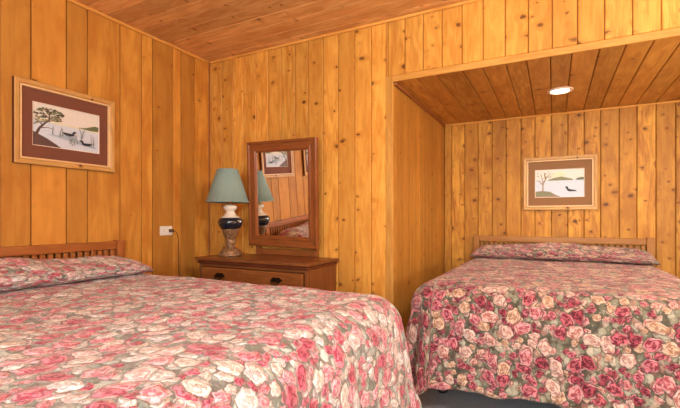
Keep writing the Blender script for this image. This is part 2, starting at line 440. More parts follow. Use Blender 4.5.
# back wall with the alcove opening (boards left of it, short boards over it, boards right of it)
back = [-2.583, -2.461, -2.345, -2.208, -2.084, -1.95, -1.821, -1.697, -1.561, -1.434, -1.297, -1.165, -1.053]
bm = newbm(); boards(bm, seamrow(back, XL, -1.053), 0.0, ZC, YB, 1, 0, 2)
box(bm, XL - 0.14, XA - T - 0.001, YB + T * 0.7, YB + 0.14, 0, ZC, mi=1)
head = [-1.039, -0.915, -0.787, -0.66, -0.531, -0.401, -0.271, -0.141, -0.013, 0.116, 0.247, 0.376, 0.501]
boards(bm, seamrow(head, -1.053, XAR + 0.05), ZS + 0.042, ZC, YB, 1, 0, 2)
box(bm, XA - T - 0.001, XAR + 0.05, YB + T * 0.7, YB + 0.14, ZS + T + 0.001, ZC, mi=1)
boards(bm, seamrow([XAR + 0.16], XAR + 0.05, XR), 0.0, ZC, YB, 1, 0, 2)
box(bm, XAR + T + 0.001, XR + 0.1, YB + T * 0.7, YB + 0.14, 0, ZC, mi=1)
struct('wall_back', bm, [M['pine_back'], M['groove']])

# alcove walls
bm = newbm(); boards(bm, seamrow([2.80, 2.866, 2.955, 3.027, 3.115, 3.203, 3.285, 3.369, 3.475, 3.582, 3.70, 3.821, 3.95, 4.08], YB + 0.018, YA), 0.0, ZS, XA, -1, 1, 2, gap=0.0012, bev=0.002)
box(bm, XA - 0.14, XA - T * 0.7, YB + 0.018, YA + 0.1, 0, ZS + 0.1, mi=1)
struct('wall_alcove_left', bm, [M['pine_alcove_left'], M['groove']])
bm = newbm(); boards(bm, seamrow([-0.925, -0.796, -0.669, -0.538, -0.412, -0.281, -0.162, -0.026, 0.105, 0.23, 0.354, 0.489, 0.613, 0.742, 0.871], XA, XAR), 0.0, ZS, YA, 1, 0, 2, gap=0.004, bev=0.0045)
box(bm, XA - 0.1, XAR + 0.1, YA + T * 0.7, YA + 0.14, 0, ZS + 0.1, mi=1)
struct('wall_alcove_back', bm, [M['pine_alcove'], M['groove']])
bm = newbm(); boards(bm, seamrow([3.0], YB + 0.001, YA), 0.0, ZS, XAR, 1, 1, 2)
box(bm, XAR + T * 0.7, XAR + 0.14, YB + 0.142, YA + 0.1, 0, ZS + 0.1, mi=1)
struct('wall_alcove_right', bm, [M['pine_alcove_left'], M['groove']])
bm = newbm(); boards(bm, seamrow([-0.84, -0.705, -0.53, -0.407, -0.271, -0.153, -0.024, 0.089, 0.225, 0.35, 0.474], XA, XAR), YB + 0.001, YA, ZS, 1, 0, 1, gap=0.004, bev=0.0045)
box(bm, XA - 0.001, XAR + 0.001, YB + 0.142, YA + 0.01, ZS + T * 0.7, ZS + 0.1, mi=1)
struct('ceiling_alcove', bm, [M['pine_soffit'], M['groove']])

# room ceiling, boards running along X
bm = newbm(); boards(bm, seamrow([1.245, 1.378, 1.51, 1.629, 1.765, 1.914, 2.03, 2.147, 2.27, 2.40, 2.53, 2.64], YF, YB), XL, XR, ZC, 1, 1, 0, gap=0.003, bev=0.004)
box(bm, XL - 0.1, XR + 0.1, YF - 0.1, YB + 0.14, ZC + T * 0.7, ZC + 0.1, mi=1)
struct('ceiling', bm, [M['pine_ceiling'], M['groove']])

# walls the picture only sees by their light: right wall and the wall behind, with an added window
bm = newbm(); boards(bm, seamrow([0.0], YF, YB, 0.13), 0.0, ZC, XR, 1, 1, 2)
box(bm, XR + T * 0.7, XR + 0.14, YF - 0.1, YB + 0.1, 0, ZC, mi=1)
struct('wall_right', bm, [M['pine_back'], M['groove']])
WX0, WX1, WZ0, WZ1 = -0.8, 1.5, 0.85, 2.05
bm = newbm()
boards(bm, seamrow([-1.5], XL, WX0), 0.0, ZC, YF, -1, 0, 2); boards(bm, seamrow([WX1 + 0.2], WX1, XR), 0.0, ZC, YF, -1, 0, 2)
boards(bm, seamrow([0.0], WX0, WX1), 0.0, WZ0, YF, -1, 0, 2); boards(bm, seamrow([0.0], WX0, WX1), WZ1, ZC, YF, -1, 0, 2)
struct('wall_front', bm, [M['pine_back'], M['groove']])
bm = newbm()
for x0, x1, z0, z1 in ((WX0, WX0 + 0.05, WZ0, WZ1), (WX1 - 0.05, WX1, WZ0, WZ1), (WX0 + 0.05, WX1 - 0.05, WZ0, WZ0 + 0.05), (WX0 + 0.05, WX1 - 0.05, WZ1 - 0.05, WZ1), (0.33, 0.37, WZ0 + 0.05, WZ1 - 0.05)):
    box(bm, x0, x1, YF - 0.06, YF + 0.015, z0, z1, 0.004)
wf = struct('fill_window_1', bm, M['white_paint'])  # unseen window, added around the fill light behind the camera
bm = newbm(); box(bm, WX0 + 0.051, 0.329, YF - 0.045, YF - 0.04, WZ0 + 0.051, WZ1 - 0.051); box(bm, 0.371, WX1 - 0.051, YF - 0.045, YF - 0.04, WZ0 + 0.051, WZ1 - 0.051)
link('pane', bm, M['glass'], wf)

# trim
def trim(n, boxes, m, bev=0.003, along=0):
    bm = newbm()
    for b in boxes: box(bm, *b, bev, along)
    return struct('trim_%d' % n, bm, m)
c = 0.02
trim(1, [(XL, XL + c, YF, YB, ZC - c, ZC)], M['trim'], 0.006, 1)
trim(2, [(XL + c, XR, YB - c, YB, ZC - c, ZC)], M['trim'], 0.006, 0)
trim(3, [(XA - 0.052, XA, YB - 0.004, YB + 0.0175, 0, ZS + 0.042)], M['trim'], 0.003, 2)
trim(4, [(XA, XAR + 0.05, YB - 0.004, YB + 0.012, ZS - 0.002, ZS + 0.041)], M['trim'], 0.003, 0)
trim(5, [(XA, XAR, YA - 0.014, YA, ZS - 0.016, ZS)], M['trim'], 0.004, 0)
trim(6, [(XA, XA + 0.022, YB + 0.013, YA - 0.014, ZS - 0.022, ZS)], M['trim_dark'], 0.005, 1)
trim(7, [(XL, XL + 0.012, YB - 0.012, YB, 0, ZC - c)], M['trim_dark'], 0.003, 2)
bm = newbm(); box(bm, XL, XL + 0.014, YF, YB, 0, 0.09, 0.004, 1); struct('baseboard_left', bm, M['trim'])
bm = newbm(); box(bm, XL + 0.014, XA - 0.053, YB - 0.014, YB, 0, 0.09, 0.004, 0); struct('baseboard_back', bm, M['trim'])

# ------------------------------------------------------------------ recessed light
LX, LY = 0.036, 3.48
t = thing('recessed_ceiling_light', 'round lit recessed light in the board ceiling of the bed alcove', 'ceiling light', (LX, LY, ZS))
bm = newbm(); lathe(bm, [(0.062, -0.001), (0.062, -0.006), (0.072, -0.012), (0.086, -0.008), (0.090, -0.001)], 40, cap=False)
link('trim_ring', bm, M['light_trim'], t, True)
bm = newbm(); lathe(bm, [(0.0605, -0.001), (0.055, -0.010), (0.035, -0.014), (0.001, -0.015)], 32)
link('lamp_lens', bm, M['bulb_glow'], t, True)
so.location.z = ZS - 0.03

# unseen globe, added as overhead fill for the room
t = thing('ceiling_fill_globe', 'unseen white globe on a short ceiling stem, added to fill the room with light', 'ceiling light', (0.75, 0.45, ZC))
bm = newbm(); lathe(bm, [(0.07, -0.0005), (0.07, -0.012), (0.05, -0.025), (0.008, -0.03), (0.008, -0.27), (0.045, -0.275), (0.045, -0.295)], 40); link('canopy', bm, M['white_paint'], t, True)
bm = newbm(); lathe(bm, [(0.11 * math.sin(a), -0.40 + 0.11 * math.cos(a)) for a in [0.42 + k * (PI - 0.43) / 20 for k in range(21)]], 40); link('globe', bm, M['globe_fill_glow'], t, True)

# ------------------------------------------------------------------ beds
def skirt_curve(d, r, flare):
    """distance over the edge -> (outward, down)"""
    arc = r * PI / 2
    if d < arc:
        a = d / r; return r * math.sin(a), r * (1 - math.cos(a))
    q = d - arc; return r + q * flare, r + q * math.sqrt(1 - flare * flare)

def bedspread(mat, name, label, x_head, half, length, top, hem, loc, rotz, seed, uvoff, pillow=True):
    """local: x across (-half..half), y from head (0) to foot (-length)"""
    r = 0.15; fl = 0.105
    hw = half - r * 0.85; L = length - r * 0.85
    drop = (top - hem - r) + r * PI / 2
    root = thing(name, label, 'bedspread', loc, (0, 0, rotz))
    bm = newbm(); uvl = bm.loops.layers.uv.verify()
    cloth = {}
    def wr(x, y):
        v = noise.noise(Vector((x * 3.1 + seed, y * 3.1, seed))) * 0.010 + noise.noise(Vector((x * 9 + seed, y * 14, seed * 2))) * 0.006
        v += noise.noise(Vector((x * 30 + seed, y * 34, seed * 3))) * 0.0032
        return v
    NX, NY, ND = 84, 100, 40
    grid = {}
    for i in range(NX + 1):
        for j in range(NY + 1):
            x = -hw + 2 * hw * i / NX; y = -L * j / NY
            v = bm.verts.new((x, y, top + wr(x, y))); grid[i, j] = v; cloth[v] = (x, y)
    for i in range(NX):
        for j in range(NY): bm.faces.new((grid[i, j], grid[i + 1, j], grid[i + 1, j + 1], grid[i, j + 1]))
    # perimeter path, left side from head to foot, corner fan, foot, corner fan, right side
    per = []
    for j in range(NY + 1): per.append((grid[0, j], -hw, -L * j / NY, (-1.0, 0.0), 0.0))
    NC = 34
    for k in range(1, NC): a = PI + (PI / 2) * k / NC; per.append((grid[0, NY], -hw, -L, (math.cos(a), math.sin(a)), math.sin(PI * k / NC)))
    for i in range(NX + 1): per.append((grid[i, NY], -hw + 2 * hw * i / NX, -L, (0.0, -1.0), 0.0))
    for k in range(1, NC): a = 1.5 * PI + (PI / 2) * k / NC; per.append((grid[NX, NY], hw, -L, (math.cos(a), math.sin(a)), math.sin(PI * k / NC)))
    for j in range(NY, -1, -1): per.append((grid[NX, j], hw, -L * j / NY, (1.0, 0.0), 0.0))
    s = 0.0; px = None; cols = []
    for v0, x, y, dr, cn in per:
        ex, ey = x + dr[0] * 0.25, y + dr[1] * 0.25
        if px: s += math.hypot(ex - px[0], ey - px[1])
        px = (ex, ey)
        col = [v0]
        loc_drop = drop * (1 + 0.19 * cn) + 0.014 * math.sin(s * 7.3 + seed) + 0.006 * math.sin(s * 19 + seed)
        for k in range(1, ND + 1):
            d = loc_drop * k / ND
            o, dn = skirt_curve(d, r, fl)
            g = max(0.0, (dn - 0.05) / (top - hem)); g = min(g, 1) ** 1.3
            fold = (0.016 * math.sin(s * 21 + 2.2 * math.sin(s * 5 + seed) + seed) + 0.009 * math.sin(s * 47 + seed * 2 + 1.5 * math.sin(s * 11))) * g
            fold += cn * g * (0.045 * math.sin(s * 40 + seed) + 0.03)
            fold += 0.012 * noise.noise(Vector((s * 7, dn * 9, seed))) + 0.005 * noise.noise(Vector((s * 22, dn * 26, seed + 4)))
            o2 = o + fold * min(1, dn / 0.06)
            w0 = max(0, 1 - d / 0.10)
            v = bm.verts.new((x + dr[0] * o2, y + dr[1] * o2, top - dn + wr(x, y) * w0))
            cloth[v] = (x + dr[0] * d * (0.75 if cn else 1), y + dr[1] * d * (0.75 if cn else 1)); col.append(v)
        cols.append(col)
    for a in range(len(cols) - 1):
        A, B = cols[a], cols[a + 1]
        for k in range(ND):
            q = [A[k], A[k + 1], B[k + 1], B[k]]
            if A[k] is B[k]: q = [A[k], A[k + 1], B[k + 1]]
            bm.faces.new(q)
    for f in bm.faces:
        for l in f.loops:
            c_ = cloth[l.vert]; l[uvl].uv = (c_[0] + uvoff[0], c_[1] + uvoff[1])
    cov = link('cover', bm, mat, root, True)
    sm = cov.modifiers.new('thick', 'SOLIDIFY'); sm.thickness = 0.008; sm.offset = -1
    # the part pulled up over the pillows: a closed roll with its own tuck line
    bm = newbm(); uvl = bm.loops.layers.uv.verify()
    NU, NV = 110, 44; W = half - 0.03; rows = []
    for i in range(NU + 1):
        t_ = -1 + 2 * i / NU; x = t_ * W
        e = max(0.0, 1 - abs(t_) ** 5) ** 0.5
        e = e * (0.90 + 0.10 * math.cos(t_ * PI * 2)) + 0.0
        e *= 1 + 0.05 * noise.noise(Vector((x * 5, seed, 1)))
        h = 0.134 * max(e, 0.02); dep = 0.40 * (0.62 + 0.38 * e)
        row = []
        for k in range(NV):
            a = 2 * PI * k / NV
            # superellipse section, flattened underneath, steep tucked front
            ca, sa = math.cos(a), math.sin(a)
            yy = -(dep / 2) * (math.copysign(abs(ca) ** 0.75, ca))
            zz = (math.copysign(abs(sa) ** 0.8, sa))
            zz = h * (0.5 + 0.5 * zz) if sa > 0 else h * (0.5 + 0.5 * zz)
            slope = 0.035 * (yy / (dep / 2)) * e      # higher towards the headboard
            n_ = 0.014 * noise.noise(Vector((x * 7, yy * 9 + zz * 9, seed + 9))) + 0.007 * noise.noise(Vector((x * 21, zz * 24 + yy * 15, seed)))
            nr = Vector((0, yy, zz - h / 2)); nr = nr.normalized() if nr.length > 1e-6 else Vector((0, 0, 1))
            row.append(bm.verts.new((x, -0.035 - dep / 2 * 1.0 + yy - (0.40 - dep) * 0.3 + nr.y * n_, top - 0.004 + max(0, zz + slope * (zz / max(h, .001))) + nr.z * n_ * (1 if zz > 0.02 else 0))))
        rows.append(row)
    for i in range(NU):
        for k in range(NV):
            j = (k + 1) % NV
            f = bm.faces.new((rows[i][k], rows[i][j], rows[i + 1][j], rows[i + 1][k]))
            for l, (ii, kk) in zip(f.loops, ((i, k), (i, k + 1), (i + 1, k + 1), (i + 1, k))):
                l[uvl].uv = (-W + 2 * W * ii / NU + uvoff[0] + 5.3, kk * 1.0 / NV + uvoff[1])
    bm.faces.new(rows[0]); bm.faces.new(rows[-1])
    link('pillow_fold', bm, mat, root, True)
    return root

def bed(name, label, half, length, top, loc, rotz, hb_mat, hb_top, n_slat, legs=True):
    root = thing(name, label, 'bed', loc, (0, 0, rotz))
    zt = top - 0.012
    bm = newbm(); box(bm, -half + 0.10, half - 0.10, -length + 0.12, -0.03, zt - 0.24, zt - 0.012, 0.07, seg=4); link('mattress', bm, M['ticking'], root, True)
    bm = newbm(); box(bm, -half + 0.11, half - 0.11, -length + 0.13, -0.03, zt - 0.45, zt - 0.242, 0.012); link('box_spring', bm, M['boxspring'], root)
    zf = zt - 0.452
    bm = newbm()
    for sx in (-1, 1): box(bm, sx * (half - 0.09) - 0.015, sx * (half - 0.09) + 0.015, -length + 0.1, -0.02, zf - 0.035, zf, 0.002)
    for y in (-length + 0.12, -length / 2, -0.2): box(bm, -half + 0.105, half - 0.105, y - 0.015, y + 0.015, zf - 0.03, zf - 0.002, 0.002)
    link('bed_frame', bm, M['black_metal'], root)
    for sx in (-1, 1):
        for y in (-length + 0.22, -0.25):
            bm = newbm(); lathe(bm, [(0.018, 0.03), (0.016, zf - 0.035)], 14, sx * (half - 0.09), y); lathe(bm, [(0.01, 0.001), (0.026, 0.006), (0.03, 0.02), (0.02, 0.034)], 14, sx * (half - 0.09), y)
            link('leg', bm, M['black_metal'], root, True)
    # headboard
    hb = bpy.data.objects.new('headboard', None); C.objects.link(hb); hb.parent = root
    pw = 0.055
    for sx in (-1, 1):
        bm = newbm(); x = sx * (half - pw / 2 + 0.015)
        box(bm, x - pw / 2, x + pw / 2, -0.022, 0.03, 0.0, hb_top + 0.004, 0.006, seg=2)
        link('post', bm, hb_mat, hb)
    xi = half + 0.015 - pw
    bm = newbm(); box(bm, -xi, xi, -0.012, 0.024, hb_top - 0.052, hb_top - 0.004, 0.005, 0, seg=2)
    box(bm, -xi, xi, -0.018, 0.024, hb_top - 0.058, hb_top - 0.050, 0.003, 0)
    link('top_rail', bm, hb_mat, hb)
    bm = newbm(); box(bm, -xi, xi, -0.012, 0.024, 0.42, 0.50, 0.005, 0); link('bottom_rail', bm, hb_mat, hb)
    for i in range(n_slat):
        x = -xi + (i + 0.5) * 2 * xi / n_slat; wd = xi / n_slat * 0.66
        bm = newbm(); box(bm, x - wd, x + wd, -0.004, 0.014, 0.501, hb_top - 0.0585, 0.004); link('slat', bm, hb_mat, hb)
    return root

TOP = 0.70
# right bed in the alcove (head to the back wall of the alcove)
bed('bed', 'wooden bed with a low slatted headboard standing in the plank-lined alcove', 0.70, 1.92, TOP, (0.012, YA - 0.036, 0), 0, M['headboard_light'], 0.885, 30)
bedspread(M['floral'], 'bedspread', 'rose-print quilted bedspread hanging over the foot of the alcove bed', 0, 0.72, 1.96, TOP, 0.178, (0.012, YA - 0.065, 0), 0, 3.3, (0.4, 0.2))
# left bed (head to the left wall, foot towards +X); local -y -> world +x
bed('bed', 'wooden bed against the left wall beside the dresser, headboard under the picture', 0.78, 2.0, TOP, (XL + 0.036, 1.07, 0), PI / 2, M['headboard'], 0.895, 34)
bedspread(M['floral_lit'], 'bedspread', 'rose-print quilted bedspread with brighter light in its colours, filling the foreground, on the bed against the left wall', 0, 0.80, 2.04, TOP, 0.12, (XL + 0.065, 1.055, 0), PI / 2, 8.1, (2.15, 1.37))

# ------------------------------------------------------------------ dresser
DX0, DX1, DY0, DY1, DZ = -2.43, -1.412, 2.265, 2.70, 0.755
dr = thing('dresser', 'low brown wooden dresser against the back wall carrying a lamp and a mirror', 'dresser', ((DX0 + DX1) / 2, (DY0 + DY1) / 2, 0))
def rel(bm, o=dr):
    bmesh.ops.translate(bm, vec=(-o.location.x, -o.location.y, -o.location.z), verts=bm.verts[:]); return bm
bm = newbm(); box(bm, DX0, DX1, DY0, DY1, DZ - 0.022, DZ, 0.006, 0, seg=2); box(bm, DX0 + 0.014, DX1 - 0.014, DY0 + 0.012, DY1, DZ - 0.046, DZ - 0.0225, 0.006, 0, mi=1)
link('top', rel(bm), [M['dresser'], M['dresser_dark']], dr)
bm = newbm()
cx0, cx1, cy0 = DX0 + 0.025, DX1 - 0.025, DY0 + 0.028
box(bm, cx0, cx0 + 0.02, cy0, DY1 - 0.005, 0.0, DZ - 0.047, 0.002); box(bm, cx1 - 0.02, cx1, cy0, DY1 - 0.005, 0.0, DZ - 0.047, 0.002)
box(bm, cx0 + 0.02, cx1 - 0.02, cy0 + 0.03, DY1 - 0.005, 0.06, DZ - 0.047)
for z in (0.06, 0.270, 0.480, 0.690): box(bm, cx0 + 0.02, cx1 - 0.02, cy0, cy0 + 0.03, z, z + 0.018, 0.001, 0)
box(bm, cx0 + 0.02, cx1 - 0.02, cy0 + 0.01, cy0 + 0.03, 0.0, 0.06, 0.002, 0)
link('carcass', rel(bm), M['dresser'], dr)
for z in (0.084, 0.294, 0.504):
    bm = newbm(); box(bm, cx0 + 0.032, cx1 - 0.032, cy0 - 0.012, cy0 + 0.028, z, z + 0.180, 0.008, 0, seg=2)
    d_ = link('drawer', rel(bm), M['drawer'], dr)
    for hx in (-2.185, -1.675):
        bm = newbm(); zc = z + 0.125; y = cy0 - 0.0125
        # scalloped back plate
        pts = []
        for k in range(28):
            a = 2 * PI * k / 28; rr = 1 + 0.16 * math.cos(6 * a)
            pts.append((hx + 0.046 * rr * math.cos(a), zc + 0.019 * rr * math.sin(a)))
        f1 = [bm.verts.new((px, y - 0.003, pz)) for px, pz in pts]; f2 = [bm.verts.new((px, y, pz)) for px, pz in pts]
        bm.faces.new(f1); bm.faces.new(f2)
        for k in range(28): bm.faces.new((f1[k], f1[(k + 1) % 28], f2[(k + 1) % 28], f2[k]))
        tube(bm, spline([(hx - 0.033, y - 0.004, zc + 0.004), (hx - 0.034, y - 0.018, zc - 0.004), (hx - 0.022, y - 0.022, zc - 0.022), (hx, y - 0.022, zc - 0.026), (hx + 0.022, y - 0.022, zc - 0.022), (hx + 0.034, y - 0.018, zc - 0.004), (hx + 0.033, y - 0.004, zc + 0.004)], 5), 0.0042, 8)
        link('handle', rel(bm), M['brass_dark'], d_)

# ------------------------------------------------------------------ table lamp
lx, ly = -2.262, 2.475
lamp = thing('table_lamp', 'ceramic table lamp with a sage green shade standing on the dresser', 'lamp', (lx, ly, DZ))
bm = newbm()
lathe(bm, [(0.0, 0.0005), (0.088, 0.0005), (0.092, 0.008), (0.088, 0.018), (0.080, 0.028), (0.080, 0.034), (0.070, 0.048), (0.046, 0.060), (0.036, 0.072), (0.034, 0.088), (0.044, 0.098), (0.045, 0.104), (0.036, 0.112), (0.040, 0.132), (0.050, 0.155), (0.060, 0.180), (0.066, 0.200), (0.070, 0.208)], 40)
link('lamp_base', bm, M['bronze'], lamp, True)
bm = newbm()
lathe(bm, [(0.070, 0.2085), (0.084, 0.226), (0.092, 0.246), (0.095, 0.264), (0.092, 0.280), (0.082, 0.292), (0.064, 0.298)], 40)
link('lamp_bowl', bm, M['navy'], lamp, True)
bm = newbm()
lathe(bm, [(0.064, 0.2985), (0.074, 0.300), (0.072, 0.305), (0.054, 0.313), (0.043, 0.325), (0.036, 0.338), (0.031, 0.350), (0.046, 0.362), (0.055, 0.376), (0.053, 0.388), (0.038, 0.399), (0.020, 0.405)], 40)
link('lamp_neck', bm, M['cream_glaze'], lamp, True)
bm = newbm()
lathe(bm, [(0.012, 0.4055), (0.016, 0.408), (0.016, 0.45), (0.011, 0.455), (0.011, 0.46)], 20)
sk = link('socket', bm, M['brass'], lamp, True)
bm = newbm()
for sx in (-1, 1):
    tube(bm, spline([(0.0, sx * 0.012, 0.42), (0.0, sx * 0.05, 0.46), (0.0, sx * 0.062, 0.55), (-0.018, sx * 0.04, 0.63), (-0.028, sx * 0.003, 0.676)], 6), 0.0018, 6)
lathe(bm, [(0.004, 0.672), (0.008, 0.679), (0.009, 0.687), (0.005, 0.695)], 12, -0.028)
link('harp', bm, M['brass'], lamp, True)
bm = newbm(); uvl = bm.loops.layers.uv.verify()
zb, zt_, rb, rt = 0.418, 0.680, 0.165, 0.082; n = 72; rings = []
for (r, z) in ((rb, zb), (rb + .0015, zb + 0.008), (rb - 0.003, zb + 0.009), ((rb + rt) / 2, (zb + zt_) / 2), (rt + .001, zt_ - 0.009), (rt + .003, zt_ - 0.008), (rt, zt_)):
    rings.append([bm.verts.new((r * math.cos(2 * PI * i / n) - 0.028, r * math.sin(2 * PI * i / n), z)) for i in range(n)])
for a in range(len(rings) - 1):
    for i in range(n):
        j = (i + 1) % n; f = bm.faces.new((rings[a][i], rings[a][j], rings[a + 1][j], rings[a + 1][i]))
        for l, (ii, aa) in zip(f.loops, ((i, a), (i + 1, a), (i + 1, a + 1), (i, a + 1))): l[uvl].uv = (ii / n, aa * 0.1)
shd = link('lamp_shade', bm, M['shade'], lamp, True)
md = shd.modifiers.new('thick', 'SOLIDIFY'); md.thickness = 0.002
# flexible cord and plug running to the outlet on the left wall
OY, OZ = 2.255, 0.951
def lp(x, y, z): return (x - lx, y - ly, z - DZ)
bm = newbm()
tube(bm, spline([lp(XL + 0.038, 2.285, OZ), lp(XL + 0.045, 2.315, OZ - 0.01), lp(XL + 0.03, 2.35, OZ - 0.06), lp(XL + 0.012, 2.368, OZ - 0.16), lp(XL + 0.012, 2.375, OZ - 0.35), lp(XL + 0.02, 2.40, 0.45),
                 lp(XL + 0.05, 2.55, 0.40), lp(-2.56, 2.69, 0.42), lp(-2.47, 2.709, 0.55), lp(-2.40, 2.7095, 0.70), lp(-2.36, 2.7085, 0.765), lp(-2.33, 2.66, 0.761), lp(-2.29, 2.57, 0.7595), lp(-2.26, 2.556, 0.7595)], 8), 0.0032, 8)
cd = link('cord', bm, M['cord'], lamp, True)
bm = newbm(); box(bm, XL + 0.012 - lx, XL + 0.042 - lx, 2.272 - ly, 2.300 - ly, OZ - 0.012 - DZ, OZ + 0.012 - DZ, 0.005, seg=2); link('plug', bm, M['cord'], cd)

# outlet
ol = thing('wall_outlet', 'cream electrical outlet plate on the left wall with a plug in it', 'outlet', (XL, OY, OZ))
bm = newbm(); box(bm, 0.0005, 0.007, -0.058, 0.058, -0.036, 0.036, 0.0025, seg=2); link('face_plate', bm, M['white_plastic'], ol)
for y in (-0.021, 0.031):
    bm = newbm(); box(bm, 0.0071, 0.010, y - 0.017, y + 0.017, -0.014, 0.014, 0.002)
    rc = link('receptacle', bm, M['white_plastic'], ol)
    bm = newbm(); box(bm, 0.0101, 0.0108, y - 0.007, y - 0.001, -0.008, -0.005); box(bm, 0.0101, 0.0108, y - 0.007, y - 0.001, 0.005, 0.008); link('slot', bm, M['slot'], rc)

# ------------------------------------------------------------------ frames
def rect_ring(bm, w0, h0, w1, h1, prof, mi=0, along=None):
    """mitred frame: prof = [(s, depth)] with s 0 at outer edge to 1 at inner edge; lies in XZ plane, depth along -Y"""
    uvl = bm.loops.layers.uv.verify(); sl = bm.verts.layers.float.get('seed')
    loops = []
    for s_, d in prof:
        hw_, hh = (w0 + (w1 - w0) * s_) / 2, (h0 + (h1 - h0) * s_) / 2
        loops.append([bm.verts.new(p) for p in ((-hw_, -d, -hh), (hw_, -d, -hh), (hw_, -d, hh), (-hw_, -d, hh))])
    for a in range(len(loops) - 1):
        for k in range(4):
            j = (k + 1) % 4
            f = bm.faces.new((loops[a][k], loops[a][j], loops[a + 1][j], loops[a + 1][k])); f.material_index = mi
            ax = 0 if k in (0, 2) else 2
            for l in f.loops: l[uvl].uv = (l.vert.co[2 - ax] * 1.0 + l.vert.co[1] * 0.7, l.vert.co[ax] + 0.31 * k)
    for lp_ in (0, -1):
        pass
    return loops
def mirror_obj():
    W_, H_ = 0.652, 0.830
    root = thing('dresser_mirror', 'rectangular wood-framed mirror standing on the right half of the dresser top', 'mirror', (-1.882, 2.642, DZ + 0.069 + H_ / 2))
    MT = Matrix.Rotation(math.radians(1.3), 3, 'Y') @ Matrix.Rotation(math.radians(3.5), 3, 'X')
    fr = newbm(); fw = 0.086
    rect_ring(fr, W_, H_, W_ - 2 * fw, H_ - 2 * fw, [(0, 0.0), (0, 0.024), (0.08, 0.030), (0.22, 0.030), (0.30, 0.022), (0.62, 0.020), (0.70, 0.026), (0.85, 0.024), (1.0, 0.010), (1.0, 0.0), (0, 0)])
    bmesh.ops.rotate(fr, cent=(0, 0, 0), matrix=MT, verts=fr.verts[:])
    link('frame', fr, M['mirror_wood'], root)
    g = newbm(); box(g, -W_ / 2 + fw - 0.004, W_ / 2 - fw + 0.004, -0.006, -0.001, -H_ / 2 + fw - 0.004, H_ / 2 - fw + 0.004)
    bmesh.ops.rotate(g, cent=(0, 0, 0), matrix=MT, verts=g.verts[:]); link('glass', g, M['mirror'], root)
    b = newbm(); box(b, -W_ / 2 + 0.02, W_ / 2 - 0.02, 0.0005, 0.006, -H_ / 2 + 0.02, H_ / 2 - 0.02)
    bmesh.ops.rotate(b, cent=(0, 0, 0), matrix=MT, verts=b.verts[:]); link('backing', b, M['mirror_wood'], root)
    zl = -(0.069 + H_ / 2)
    for sx in (-1, 1):
        p = newbm(); x = sx * 0.27
        box(p, x - 0.022, x + 0.022, 0.036, 0.058, zl + 0.0005, 0.05, 0.004, seg=2)
        box(p, x - 0.022, x + 0.022, 0.008, 0.035, -0.02, 0.02, 0.003)
        link('support_post', p, M['mirror_wood'], root)
    p = newbm(); box(p, -0.247, 0.247, 0.038, 0.056, zl + 0.001, zl + 0.05, 0.003, 0); link('bottom_rail', p, M['mirror_wood'], root)
    return root
mirror_obj()

